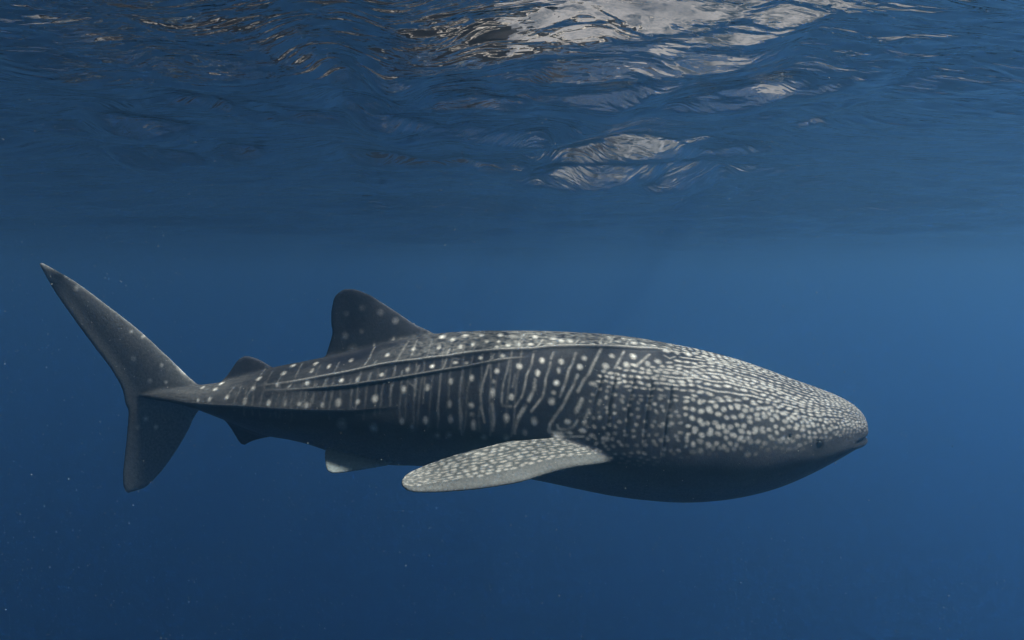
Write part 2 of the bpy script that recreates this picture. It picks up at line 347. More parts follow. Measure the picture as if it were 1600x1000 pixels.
def section(x, th):
    """point on the flank: th = 0 top of the back, pi belly (y >= 0)"""
    zt, zb, zm, w = f_top(x), f_bot(x), f_mid(x), f_wid(x)
    zm = np.clip(zm, zb + 0.02 * (zt - zb), zt - 0.02 * (zt - zb))
    c, s = np.cos(th), np.abs(np.sin(th))
    up = c >= 0
    y = w * np.where(up, s ** upper_pow(x), s ** lower_pow(x))
    z = np.where(up, zm + (zt - zm) * c, zm + (zm - zb) * c)
    return y, z
def theta_of(x, y, z):
    zt, zb, zm, w = f_top(x), f_bot(x), f_mid(x), f_wid(x)
    zm = np.clip(zm, zb + 0.02 * (zt - zb), zt - 0.02 * (zt - zb))
    up = z >= zm
    c = np.where(up, (z - zm) / np.maximum(zt - zm, 1e-3), (z - zm) / np.maximum(zm - zb, 1e-3))
    s = (np.abs(y) / np.maximum(w, 1e-3)) ** (1 / np.where(up, upper_pow(x), lower_pow(x)))
    return np.arctan2(s, c), np.hypot(s, c)


def resample(p, n_):
    p = np.array(p, float); d = np.r_[0, np.cumsum(np.linalg.norm(np.diff(p, axis=0), axis=1))]; d /= d[-1]
    # smooth Catmull-Rom through the traced points
    t = np.linspace(0, 1, n_); i = np.clip(np.searchsorted(d, t) - 1, 0, len(p) - 2)
    u = ((t - d[i]) / (d[i + 1] - d[i]))[:, None]
    g = np.gradient(p, d, axis=0); h = (d[i + 1] - d[i])[:, None]
    return ((2 * u ** 3 - 3 * u ** 2 + 1) * p[i] + (u ** 3 - 2 * u ** 2 + u) * h * g[i]
            + (-2 * u ** 3 + 3 * u ** 2) * p[i + 1] + (u ** 3 - u ** 2) * h * g[i + 1])

def fin_loft(lead, trail, thick, tip_thick=0.022, side=None, n_=60, k_=24):
    """blade between a leading and a trailing edge with a rounded front and a thin back"""
    Le, Tr = resample(lead, n_), resample(trail, n_)
    c = (1 - np.cos(np.linspace(0, math.pi, k_))) / 2
    prof = 2.6 * (0.2969 * np.sqrt(c) - 0.126 * c - 0.3516 * c ** 2 + 0.2843 * c ** 3 - 0.1015 * c ** 4) / 0.26
    prof = np.maximum(prof, 0) * 0.5
    rows = []
    span = np.linspace(0, 1, n_)
    for i in range(n_):
        ch = Tr[i] - Le[i]
        if side is None:
            nrm = np.array([0, 1.0, 0])
        else:
            tang = (Le[min(i + 1, n_ - 1)] + Tr[min(i + 1, n_ - 1)]) - (Le[max(i - 1, 0)] + Tr[max(i - 1, 0)])
            nrm = np.cross(ch, tang); nrm /= np.linalg.norm(nrm) + 1e-9
        t = thick * (1 - span[i]) ** 0.8 + tip_thick * span[i] ** 0.6
        t = min(t, max(np.linalg.norm(ch) * 0.35, 0.018))
        mid = Le[i] + ch * c[:, None]
        half = np.maximum(prof * t * 0.5, 0.0095)[:, None] * nrm
        rows.append(np.vstack([mid + half, (mid - half)[::-1]]))
    return tube_mesh(np.array(rows))

def fin2d(pts):
    return [(x_, 0.0, z_) for x_, z_ in pts]

# --- rough solid: trunk plus fins, then one skin over all of it
pieces = []
NX, NT = 420, 72
uu = np.linspace(0, 1, NX)
sx = XA + (XB - XA) * (1 - (1 - uu) ** 1.25)
th = np.linspace(0, math.pi, NT)
rows = []
for x_ in sx:
    y_, z_ = section(np.full(NT, x_), th)
    right = np.stack([np.full(NT, x_), -y_, z_], -1)
    left = np.stack([np.full(NT, x_), y_, z_], -1)[1:-1][::-1]
    rows.append(np.vstack([right, left]))
pieces.append(tube_mesh(np.array(rows)))
for nm, (a, b, t) in FINS.items():
    pieces.append(fin_loft(fin2d(a), fin2d(b), t))
for sgn in (1, -1):
    for (a, b), t in ((PECTORAL, 0.13), (PELVIC, 0.06)):
        m_ = np.array([1, sgn, 1.0])
        pieces.append(fin_loft(np.array(a) * m_, np.array(b) * m_, t, 0.026, side=sgn))
V, Fc = [], []
off = 0
for v_, f_ in pieces:
    V.append(v_); Fc += [tuple(i + off for i in q) for q in f_]; off += len(v_)
rough = bpy.data.meshes.new('rough'); rough.from_pydata(np.vstack(V).tolist(), [], Fc); rough.update()
import bmesh
bm = bmesh.new(); bm.from_mesh(rough)
bmesh.ops.recalc_face_normals(bm, faces=bm.faces); bm.to_mesh(rough); bm.free()
tmp = bpy.data.objects.new('rough', rough); COL.objects.link(tmp)
md = tmp.modifiers.new('skin', 'REMESH'); md.mode = 'VOXEL'; md.voxel_size = 0.0075; md.adaptivity = 0.0
dg = bpy.context.evaluated_depsgraph_get(); dg.update()
skin = bpy.data.meshes.new_from_object(tmp.evaluated_get(dg))
bpy.data.objects.remove(tmp); bpy.data.meshes.remove(rough)
nv = len(skin.vertices)
P = np.empty(nv * 3, np.float32); skin.vertices.foreach_get('co', P); P = P.reshape(-1, 3).astype(np.float64)
ed = np.empty(len(skin.edges) * 2, np.int32); skin.edges.foreach_get('vertices', ed); ed = ed.reshape(-1, 2)
deg = np.bincount(ed.ravel(), minlength=nv).astype(float)
def neighbour_mean(A):
    r = np.empty_like(A)
    for c_ in range(A.shape[1]):
        r[:, c_] = (np.bincount(ed[:, 0], A[ed[:, 1], c_], nv) + np.bincount(ed[:, 1], A[ed[:, 0], c_], nv)) / deg
    return r
for it in range(14):                                  # melts the voxel steps and fillets the fin roots
    P += 0.55 * (neighbour_mean(P) - P)
print('shark skin vertices', nv)

# --- where each vertex lies on the animal
TH, RHO = theta_of(P[:, 0], P[:, 1], P[:, 2])
inx = (P[:, 0] > XA) & (P[:, 0] < XB + 0.02)
out_d = (RHO - 1) * 0.5 * (f_wid(P[:, 0]) + 0.5 * (f_top(P[:, 0]) - f_bot(P[:, 0])))
FINW = np.where(inx, np.clip((out_d - 0.012) / 0.05, 0, 1), 1.0)       # 0 on the trunk, 1 on a fin

# --- skin pattern of one flank, drawn on a sheet of (x, theta)
DX, NTH = 0.004, 640
sheet_w = int((XB - XA) / DX) + 2
PALE = np.zeros((NTH, sheet_w))
colx = XA + DX * np.arange(sheet_w); rowt = math.pi * np.arange(NTH) / (NTH - 1)
def girth(x_):
    y1_, z1_ = section(np.array([x_] * 41), np.linspace(0, math.pi, 41))
    return np.hypot(np.diff(y1_), np.diff(z1_)).sum() / math.pi
g_x = np.linspace(XA, XB, 120); g_v = np.array([girth(q) for q in g_x])
def metric(x_): return np.interp(x_, g_x, g_v)
def window(x0_, x1_, t0_, t1_):
    c0 = max(int((x0_ - XA) / DX), 0); c1 = min(int((x1_ - XA) / DX) + 2, sheet_w)
    r0 = max(int(t0_ / math.pi * (NTH - 1)), 0); r1 = min(int(t1_ / math.pi * (NTH - 1)) + 2, NTH)
    return slice(r0, r1), slice(c0, c1)
def spot(x_, t_, ax, at, br, ang=0.0, soft=0.35, sheet=None):
    sheet = PALE if sheet is None else sheet
    sl = window(x_ - 1.8 * ax - at * 0.3, x_ + 1.8 * ax + at * 0.3, t_ - 1.8 * at - 0.05 * abs(ang), t_ + 1.8 * at + 0.05 * abs(ang))
    xx, tt = colx[sl[1]][None, :] - x_, rowt[sl[0]][:, None] - t_
    if xx.size == 0 or tt.size == 0: return
    tt = tt + ang * xx
    d = np.sqrt((xx / ax) ** 2 + (tt / at) ** 2)
    sheet[sl] = np.maximum(sheet[sl], br * np.clip((1 + soft - d) / (2 * soft), 0, 1))
def streak(pts, wd, br, soft=0.5, rag=0.0, seed=0):
    p = np.array(pts, float); r_ = np.random.default_rng(seed)
    g = metric(p[:, 0].mean())
    for (xa, ta), (xb, tb) in zip(p[:-1], p[1:]):
        m_ = 2.5 * wd
        sl = window(min(xa, xb) - m_, max(xa, xb) + m_, min(ta, tb) - m_ / g, max(ta, tb) + m_ / g)
        xx = (colx[sl[1]][None, :] + 0 * rowt[sl[0]][:, None]); tt = (rowt[sl[0]][:, None] + 0 * xx) * g
        if xx.size == 0: continue
        ex, et = xb - xa, (tb - ta) * g; q = ex * ex + et * et + 1e-12
        u = np.clip(((xx - xa) * ex + (tt - ta * g) * et) / q, 0, 1)
        d = np.hypot(xx - xa - u * ex, tt - ta * g - u * et) / wd
        PALE[sl] = np.maximum(PALE[sl], br * np.clip((1 + soft - d) / (2 * soft), 0, 1))
SPOTS = [
 (-0.512,0.534,0.015,0.051,1.0),(-0.501,0.248,0.024,0.069,0.9),(-0.422,0.369,0.016,0.05,0.8),(-0.358,0.553,0.016,0.045,0.85),(-0.336,0.264,0.023,0.06,0.95),(-0.273,0.51,0.013,0.048,0.8),
 (-0.18,0.442,0.015,0.053,0.9),(-0.219,0.264,0.018,0.046,0.7),(-0.082,0.249,0.02,0.051,0.85),(-0.094,0.438,0.012,0.04,0.75),(-0.107,0.567,0.013,0.029,0.8),(-0.027,0.526,0.018,0.037,0.95),
 (0.002,0.281,0.022,0.055,0.85),(0.049,0.484,0.011,0.047,0.8),(-0.548,0.855,0.016,0.034,0.95),(-0.387,0.81,0.018,0.024,0.7),(-0.311,0.818,0.016,0.023,0.65),(-0.215,0.74,0.015,0.029,0.7),
 (-0.136,0.726,0.01,0.038,0.5),(-0.066,0.706,0.018,0.038,0.55),(-0.273,1.005,0.015,0.037,0.85),(-0.416,1.05,0.015,0.039,0.7),(-0.576,1.134,0.017,0.039,0.9),(-0.103,0.905,0.017,0.033,0.8),
 (0.052,0.826,0.018,0.038,0.8),(-0.125,1.031,0.017,0.023,0.3),(-0.129,1.162,0.017,0.056,0.4),(-0.004,1.189,0.018,0.032,0.9),(-0.585,1.525,0.018,0.045,0.55),(-0.414,1.483,0.017,0.042,0.6),
 (-0.419,1.316,0.015,0.043,0.4),(-0.503,1.748,0.02,0.06,0.28),(-0.428,1.716,0.022,0.054,0.28),(-0.275,1.317,0.02,0.032,0.9),(-0.258,1.53,0.018,0.059,0.55),(-0.266,1.415,0.017,0.028,0.25),
 (-0.038,1.411,0.02,0.043,0.75),(-0.038,1.645,0.018,0.055,0.25),(-0.189,1.687,0.021,0.046,0.2),(0.166,0.292,0.021,0.051,0.8),(0.294,0.329,0.023,0.038,0.85),(0.346,0.393,0.02,0.051,0.75),
 (0.407,0.381,0.022,0.051,0.9),(0.129,0.499,0.022,0.035,0.95),(0.263,0.485,0.019,0.028,0.95),(0.498,0.398,0.016,0.028,0.9),(0.566,0.453,0.022,0.02,0.95),(0.618,0.404,0.012,0.03,0.8),
 (0.653,0.409,0.013,0.027,0.8),(0.695,0.21,0.019,0.064,0.8),(0.746,0.305,0.019,0.035,0.6),(0.801,0.198,0.019,0.052,0.6),(0.861,0.287,0.024,0.045,0.8),(0.929,0.284,0.019,0.038,0.7),
 (1.006,0.29,0.02,0.038,0.7),(1.08,0.357,0.029,0.039,0.9),(1.157,0.356,0.019,0.039,0.8),(1.241,0.335,0.025,0.045,0.95),(0.048,0.825,0.018,0.037,0.8),(0.205,0.732,0.018,0.04,0.75),
 (0.173,0.899,0.017,0.038,0.85),(0.336,0.733,0.019,0.036,0.95),(0.495,0.658,0.019,0.037,0.95),(0.46,0.781,0.019,0.037,0.9),(0.299,0.994,0.021,0.032,0.95),(0.636,0.744,0.022,0.037,1.0),
 (0.686,0.593,0.02,0.032,0.95),(0.54,0.961,0.026,0.025,1.0),(0.278,1.1,0.017,0.023,0.4),(0.316,0.849,0.013,0.038,0.3),(0.264,1.191,0.022,0.036,1.0),(0.149,1.409,0.023,0.038,0.45),
 (0.368,1.371,0.022,0.024,0.6),(0.465,1.437,0.025,0.021,0.6),(0.528,1.472,0.021,0.02,0.5),(0.624,1.475,0.021,0.023,0.35),(0.377,1.473,0.026,0.014,0.8),(0.478,1.362,0.015,0.024,0.4),
 (0.085,1.537,0.017,0.032,0.2),(0.781,0.702,0.022,0.04,0.9),(0.833,0.562,0.022,0.041,1.0),(1.002,0.585,0.023,0.034,1.0),(0.927,0.646,0.018,0.037,0.5),(-0.865,0.0,0.014,0.074,0.8),
 (-0.877,0.577,0.016,0.043,1.0),(-0.694,0.524,0.012,0.047,0.8),(-0.718,0.887,0.016,0.033,0.6),(-0.899,0.932,0.015,0.032,1.0),(-1.146,0.503,0.016,0.055,0.7),(-1.303,0.576,0.012,0.065,0.7),
 (-1.188,0.942,0.016,0.041,0.95),(-0.739,1.16,0.016,0.05,0.6),(-0.939,1.269,0.022,0.053,0.75),(-1.218,0.0,0.018,0.008,0.3),(-0.667,0.0,0.023,0.031,0.9),(-1.071,0.964,0.011,0.056,0.4),
 (-1.198,1.307,0.023,0.058,0.65),(-1.061,1.309,0.016,0.038,0.6),(-0.948,1.707,0.029,0.082,0.4),(-0.749,1.563,0.017,0.047,0.6),(-1.175,1.676,0.037,0.105,0.2),(-0.678,1.647,0.013,0.068,0.25),
 (-1.157,2.869,0.018,0.008,0.4),(-1.314,1.344,0.014,0.044,0.35),(-1.441,0.916,0.017,0.048,0.9),(-1.424,0.63,0.016,0.06,0.9),(-1.416,0.381,0.017,0.076,0.8),(-1.595,0.275,0.021,0.089,0.9),
 (-1.641,0.564,0.02,0.072,0.85),(-1.664,0.889,0.013,0.064,0.9),(-1.825,0.601,0.021,0.077,0.9),(-1.85,0.901,0.018,0.073,0.8),(-1.891,1.252,0.016,0.099,0.75),(-2.04,1.118,0.014,0.09,0.75),
 (-2.174,1.167,0.013,0.102,0.6),(-2.156,0.677,0.018,0.094,0.85),(-2.135,0.299,0.018,0.131,0.9),(-2.27,0.439,0.016,0.124,0.8),(-1.709,1.31,0.016,0.066,0.5),(-1.586,1.307,0.011,0.066,0.3),
 (-1.482,1.319,0.019,0.044,0.3),(-1.43,1.343,0.019,0.054,0.35),(-2.264,1.239,0.01,0.094,0.4),
]
STREAKS = [
 ([(-0.433,0.588),(-0.444,0.679)],0.0069,0.55),
 ([(-0.451,0.75),(-0.467,0.886),(-0.486,0.941),(-0.494,1.204),(-0.502,1.39),(-0.493,1.498)],0.0073,0.38),
 ([(-0.334,0.898),(-0.347,1.082),(-0.354,1.23),(-0.349,1.476),(-0.336,1.7)],0.0086,0.42),
 ([(-0.123,0.676),(-0.157,0.81),(-0.174,0.928),(-0.2,1.077),(-0.211,1.2),(-0.202,1.351),(-0.184,1.483)],0.0086,0.48),
 ([(-0.019,0.744),(-0.03,0.874),(-0.056,1.024),(-0.064,1.125),(-0.069,1.23),(-0.064,1.29),(-0.004,1.287)],0.0077,0.42),
 ([(0.022,0.932),(0.004,1.081)],0.0095,0.22),
 ([(-0.133,1.286),(-0.121,1.426),(-0.128,1.554)],0.0129,0.48),
 ([(-0.349,1.343),(-0.34,1.461),(-0.349,1.588)],0.0103,0.45),
 ([(0.148,0.644),(0.131,0.809),(0.099,0.931),(0.086,1.05),(0.077,1.121),(0.068,1.169),(0.017,1.29)],0.0082,0.5),
 ([(0.081,1.28),(0.043,1.377),(0.026,1.491)],0.012,0.45),
 ([(0.287,0.599),(0.267,0.698)],0.0095,0.4),
 ([(0.262,0.752),(0.249,0.851),(0.228,0.952),(0.221,1.045),(0.205,1.149),(0.158,1.255),(0.128,1.317)],0.009,0.55),
 ([(0.155,0.984),(0.15,1.083)],0.0146,0.55),
 ([(0.137,1.119),(0.111,1.21)],0.0138,0.72),
 ([(0.094,1.265),(0.055,1.369),(0.03,1.458),(0.017,1.551)],0.012,0.5),
 ([(0.439,0.592),(0.414,0.738),(0.385,0.823),(0.365,0.951),(0.333,1.082),(0.32,1.136)],0.0099,0.65),
 ([(0.442,0.884),(0.411,1.001),(0.366,1.135),(0.327,1.25),(0.28,1.346),(0.25,1.426),(0.244,1.489),(0.284,1.499),(0.339,1.487)],0.0112,0.65),
 ([(0.617,0.499),(0.578,0.642),(0.542,0.768),(0.522,0.849),(0.479,0.942),(0.44,1.061)],0.0112,0.68),
 ([(0.464,1.138),(0.446,1.197),(0.424,1.263)],0.0155,0.55),
 ([(0.432,1.347),(0.406,1.412),(0.356,1.451),(0.305,1.452),(0.301,1.416)],0.0086,0.5),
 ([(0.263,1.529),(0.36,1.513),(0.473,1.489)],0.006,0.6),
 ([(0.509,1.23),(0.482,1.325)],0.0103,0.4),
 ([(0.776,0.497),(0.724,0.677),(0.698,0.757)],0.0095,0.6),
 ([(0.953,0.493),(0.874,0.647),(0.841,0.692)],0.0103,0.6),
 ([(1.059,0.46),(1.09,0.503),(1.137,0.447)],0.0069,0.6),
 ([(-1.016,0.0),(-0.995,0.232),(-1.006,0.555),(-1.028,0.724)],0.0069,0.5),
 ([(-1.06,0.901),(-1.06,1.0)],0.0069,0.4),
 ([(-0.979,0.878),(-0.991,1.019)],0.0077,0.45),
 ([(-0.744,0.278),(-0.782,0.605),(-0.798,0.734)],0.0077,0.42),
 ([(-0.68,0.264),(-0.7,0.692)],0.0077,0.4),
 ([(-0.81,0.809),(-0.807,0.96)],0.0077,0.32),
 ([(-0.64,0.841),(-0.655,0.95),(-0.662,1.234)],0.0077,0.36),
 ([(-0.829,1.039),(-0.83,1.292)],0.0086,0.3),
 ([(-1.067,1.061),(-1.067,1.231)],0.0086,0.3),
 ([(-1.304,0.89),(-1.318,1.048)],0.0069,0.45),
 ([(-0.948,0.676),(-0.961,0.77)],0.006,0.4),
 ([(-1.815,0.0),(-1.827,0.597),(-1.867,0.949),(-1.894,1.252)],0.006,0.35),
 ([(-1.646,0.528),(-1.668,0.913)],0.006,0.3),
 ([(-1.527,0.244),(-1.536,0.747)],0.006,0.4),
 ([(-1.555,0.897),(-1.586,1.022)],0.0069,0.5),
 ([(-2.001,0.669),(-2.045,1.116)],0.0056,0.35),
 ([(-1.234,0.492),(-1.248,0.856),(-1.25,1.261)],0.006,0.25),
 ([(-1.377,0.466),(-1.383,0.945),(-1.384,1.308)],0.0056,0.25),
 ([(-1.739,0.38),(-1.758,0.999)],0.0052,0.25),
 ([(-0.572,0.308),(-0.586,0.726)],0.0065,0.3),
 ([(-0.595,1.006),(-0.603,1.324)],0.0065,0.22),
 ([(0.092,0.209),(0.054,0.4)],0.0069,0.5),
 ([(0.081,0.383),(0.049,0.556)],0.006,0.5),
 ([(0.216,0.373),(0.187,0.511),(0.168,0.559)],0.0077,0.6),
 ([(0.475,0.309),(0.437,0.463)],0.0077,0.5),
 ([(0.648,0.228),(0.61,0.392)],0.0077,0.5),
 ([(0.739,0.132),(0.682,0.388)],0.0077,0.5),
 ([(0.85,0.166),(0.799,0.377)],0.0086,0.6),
]
RIDGES = {'upper': [(1.186,0.306),(1.034,0.361),(0.894,0.415),(0.624,0.455),(0.445,0.48),(0.266,0.52),(0.133,0.573),(-0.089,0.605),(-0.332,0.672),(-0.443,0.71),(-0.666,0.745),(-0.893,0.755),(-1.278,0.805),(-1.586,0.857),(-1.872,0.866)],
 'middle': [(0.114,0.687),(-0.044,0.737),(-0.315,0.862),(-0.438,0.899),(-0.668,0.968),(-0.882,1.014),(-1.101,1.03),(-1.341,1.032),(-1.572,1.025),(-1.817,0.993)],
 'keel': [(-0.696,1.345),(-0.847,1.384),(-1.091,1.432),(-1.425,1.43),(-1.707,1.424),(-1.94,1.398),(-2.296,1.38),(-2.495,1.39)]}
GILLS = [[(0.613,0.841),(0.581,0.995),(0.543,1.162),(0.515,1.379)],[(0.704,0.817),(0.681,0.944),(0.645,1.144),(0.611,1.507)],[(0.829,0.813),(0.804,0.953),(0.766,1.181),(0.737,1.537)],[(0.948,0.822),(0.921,0.995),(0.883,1.218),(0.854,1.572)],[(1.071,0.857),(1.051,1.032),(1.012,1.254),(0.977,1.635)]]
HEAD_EDGE = [(0.507,1.603),(0.635,1.776),(0.844,1.755),(1.01,1.587),(1.264,1.429),(1.704,1.384),(1.935,1.376),(2.132,1.299),(2.349,1.231),(2.486,1.176)]
EYE_AT = (2.079, 1.431)
SPIRACLE_AT = (1.864, 1.317)
FIN_SPOTS = [(-3.231,-0.048,0.0188,0.4),(-3.307,0.048,0.0188,0.35),(-2.734,-0.407,0.0141,0.35),(-2.82,-0.369,0.0141,0.35),(-2.592,-0.615,0.0141,0.55),(-2.807,-0.567,0.0188,0.3),(-2.562,-0.743,0.0118,0.5),(-2.685,-0.733,0.0188,0.3),(-2.524,-0.805,0.0118,0.6),(-2.45,-0.845,0.0118,0.6),(-2.391,-0.855,0.0118,0.6),(-2.653,-1.081,0.0164,0.5),(-2.729,-1.019,0.0188,0.35),(-2.795,-1.086,0.0188,0.25),(-2.456,-0.634,0.0282,0.3),(-2.433,-0.667,0.0235,0.3),(-1.097,-0.19,0.0235,0.12),(-0.962,-0.223,0.0235,0.12),(-0.852,-0.284,0.0235,0.22),(-1.211,-0.233,0.0188,0.15),(-1.222,-0.393,0.0235,0.2),(-1.1,-0.36,0.0188,0.12),(-0.865,-0.426,0.0141,0.7),(-1.167,-0.496,0.0376,0.12)]

for x_, t_, ax, at, br in SPOTS:
    spot(x_, t_, ax * 0.78, at * 0.82, br ** 0.6, soft=0.7)
for pts, wd, br in STREAKS:
    streak(pts, wd * 0.68, br * 0.70, soft=0.8)
# faint thin bars between the traced columns
br_ = np.random.default_rng(71); xb_ = -1.95
while xb_ < 0.10:
    t0_ = br_.uniform(0.72, 0.95) if xb_ < -0.7 else br_.uniform(0.45, 0.65); t1_ = min(1.75, br_.uniform(1.35, 1.75)); nb_ = 7
    sl_ = br_.normal(0.03, 0.02) + 0.10 * max(0, xb_ + 0.2)
    pts_ = [(xb_ - sl_ * (q_ / nb_) + br_.normal(0, 0.004), t0_ + (t1_ - t0_) * q_ / nb_) for q_ in range(nb_ + 1)]
    streak(pts_, 0.0048, br_.uniform(0.08, 0.17), soft=0.9)
    xb_ += br_.uniform(0.045, 0.075)
# old scratches
sr = np.random.default_rng(63)
for q_ in range(16):
    x_, t_ = sr.uniform(-1.8, 1.9), sr.uniform(0.35, 1.6); a_ = sr.normal(0.0, 0.5); n_ = sr.uniform(0.02, 0.08)
    streak([(x_, t_), (x_ + n_ * 0.5, t_ + 0.5 * n_ * a_ + sr.normal(0, 0.01)), (x_ + n_, t_ + n_ * a_)], 0.003, sr.uniform(0.10, 0.22), soft=0.6)
# fade of each streak along its length: break it up a little
PALE *= np.clip(0.85 + 0.25 * spectral_noise(PALE.shape, 9, 21), 0.35, 1.1)
# the head: rows of spots that crowd towards the snout, with drawn-out lines over the crown
he = np.array(sorted(HEAD_EDGE))
HEADP = np.zeros_like(PALE)
hr = np.random.default_rng(5)
wob1 = spectral_noise(PALE.shape, 70, 31); wob2 = spectral_noise(PALE.shape, 25, 32)
def wobble(x_, t_):
    r = int(min(max(t_ / math.pi * (NTH - 1), 0), NTH - 1)); c = int(min(max((x_ - XA) / DX, 0), sheet_w - 1))
    return 0.030 * wob1[r, c] + 0.014 * wob2[r, c]
def back_edge(t_):          # where the head pattern starts behind the gills
    if t_ < 0.35: return 1.02 + 0.5 * (0.35 - t_)
    if t_ < 0.62: return 1.25 - 1.0 * (t_ - 0.35)
    if t_ < 0.80: return 0.98 - 1.9 * (t_ - 0.62)
    return max(0.60 - 0.16 * (t_ - 0.8) / 0.5, 0.46)
dth = 0.067
k = 0
t_row = 0.02
while t_row < 1.80:
    crown = 0.28 < t_row < 1.02
    line_row = crown and (k % 2 == 1)
    x_ = back_edge(t_row) + hr.uniform(0, 0.05)
    step = dth * (0.80 if crown else 1.0)
    while x_ < XB - 0.03:
        shrink = float(np.interp(x_, [0.5, 1.2, 1.9, 2.3, 2.5], [0.70, 1.0, 0.92, 0.62, 0.5]))
        if t_row > 1.0 and x_ < 1.15: shrink *= 0.85
        long_here = line_row and 1.0 < x_ < 1.95 and 0.33 < t_row < 0.92 and hr.random() < 0.45
        ln = hr.uniform(0.08, 0.22) if long_here else hr.uniform(0.029, 0.047) * shrink * (1.2 if crown else 0.92)
        hh = step * (0.18 if long_here else (0.27 if line_row else (0.33 if crown else 0.35))) * hr.uniform(0.85, 1.1)
        if t_row > 0.9 and x_ < 1.15: hh *= 0.66
        br = hr.uniform(0.55, 0.9) * (0.82 if crown else 0.78)
        br *= float(np.interp(x_, [1.9, 2.45], [1.0, 0.72]))
        if x_ < 1.12 and t_row > 0.95: br *= hr.uniform(0.35, 0.72)
        xm = x_ + ln / 2
        lim = np.interp(xm, he[:, 0], he[:, 1])
        fade = float(np.clip((lim + 0.10 - t_row) / 0.22, 0, 1))
        if fade > 0.05:
            jt = hr.normal(0, 0.12 if t_row < 0.95 else 0.32) * step
            if long_here:
                nseg = max(2, int(ln / 0.03))
                for s_ in range(nseg):
                    xs_ = x_ + ln * (s_ + 0.5) / nseg
                    spot(xs_, t_row + wobble(xs_, t_row), ln / nseg * 0.75, hh, br * fade, sheet=HEADP, soft=0.4)
            else:
                spot(xm, t_row + jt + wobble(xm, t_row), ln / 2, hh, br * fade, ang=hr.normal(0, 0.25), sheet=HEADP, soft=0.42)
        x_ += ln + hr.uniform(0.012, 0.021) * shrink + (hr.uniform(0.0, 0.035) if x_ < 1.12 and t_row > 0.95 else 0)
    t_row += step; k += 1
PALE = np.maximum(PALE, HEADP)
PALE = blur(PALE, 0.8)
# lighter, mottled saddle above the upper ridge; darker flank; belly with its shade painted in
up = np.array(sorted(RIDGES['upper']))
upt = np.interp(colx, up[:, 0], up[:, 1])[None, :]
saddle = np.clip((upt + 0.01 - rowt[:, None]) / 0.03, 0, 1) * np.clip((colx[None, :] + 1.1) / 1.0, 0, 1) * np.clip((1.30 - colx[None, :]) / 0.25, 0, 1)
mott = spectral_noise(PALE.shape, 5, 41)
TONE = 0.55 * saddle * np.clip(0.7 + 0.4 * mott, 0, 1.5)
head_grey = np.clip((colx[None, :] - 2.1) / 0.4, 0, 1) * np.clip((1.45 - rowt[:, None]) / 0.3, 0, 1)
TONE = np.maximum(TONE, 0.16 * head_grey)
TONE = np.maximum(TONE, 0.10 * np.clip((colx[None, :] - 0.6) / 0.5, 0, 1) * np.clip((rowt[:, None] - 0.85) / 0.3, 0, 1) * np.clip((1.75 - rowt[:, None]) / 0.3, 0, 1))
tail_lit_grey = np.clip((-1.0 - colx[None, :]) / 1.2, 0, 1) * np.clip((1.42 - rowt[:, None]) / 0.06, 0, 1)  # lit upper side of the tail painted in, ending at the keel
TONE = np.maximum(TONE, 0.26 * tail_lit_grey * np.clip(0.85 + 0.2 * mott, 0, 2))
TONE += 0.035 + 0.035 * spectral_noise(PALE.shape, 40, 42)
BELLY = np.clip((rowt[:, None] - 1.75) / 0.45, 0, 1) + 0 * colx[None, :]
rT, cX = TH / math.pi * (NTH - 1), (P[:, 0] - XA) / DX
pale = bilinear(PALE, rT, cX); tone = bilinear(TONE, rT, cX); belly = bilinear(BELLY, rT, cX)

# --- relief: ridges, gill slits, mouth
skin.vertices.foreach_set('co', P.astype(np.float32).ravel()); skin.update()
N = np.empty(nv * 3, np.float32); skin.vertices.foreach_get('normal', N) if False else skin.vertex_normals.foreach_get('vector', N)
N = N.reshape(-1, 3).astype(np.float64)
g_all = metric(P[:, 0])
disp = np.zeros(nv)
on = 1 - FINW
for nm, amp, wd in (('upper', 0.020, 0.036), ('middle', 0.016, 0.030), ('keel', 0.020, 0.035)):
    rp = np.array(sorted(RIDGES[nm])); tr_ = np.interp(P[:, 0], rp[:, 0], rp[:, 1])
    d = (TH - tr_) * g_all
    ends = np.clip((P[:, 0] - rp[0, 0]) / 0.55, 0, 1) * np.clip((rp[-1, 0] - P[:, 0]) / (0.8 if nm == 'keel' else 0.2), 0, 1)
    prof = np.where(d < 0, np.exp(-(np.abs(d) / (wd * 1.3)) ** 1.3), np.exp(-(np.abs(d) / (wd * 0.42)) ** 1.6))
    disp += amp * ends * prof * on
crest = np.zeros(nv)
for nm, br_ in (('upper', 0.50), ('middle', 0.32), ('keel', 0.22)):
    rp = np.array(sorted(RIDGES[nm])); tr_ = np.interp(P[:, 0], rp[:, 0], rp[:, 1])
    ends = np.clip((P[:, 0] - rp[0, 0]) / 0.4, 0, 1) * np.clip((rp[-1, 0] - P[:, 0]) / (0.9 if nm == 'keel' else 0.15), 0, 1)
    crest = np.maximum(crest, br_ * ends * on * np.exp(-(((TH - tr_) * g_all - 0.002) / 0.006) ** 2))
dark = np.zeros(nv)
for gl_ in GILLS:
    gp = np.array(gl_)[:, ::-1]; xg = np.interp(TH, gp[:, 0], gp[:, 1])
    d = P[:, 0] - xg
    ends = np.clip((TH - gp[0, 0]) / 0.03, 0, 1) * np.clip((gp[-1, 0] - TH) / 0.4, 0, 1)
    disp += ends * on * (-0.009 * np.exp(-(d / 0.008) ** 2) + 0.009 * np.exp(-((d - 0.03) / 0.028) ** 2))
    dark = np.maximum(dark, 0.5 * ends * on * np.exp(-(d / 0.004) ** 2))
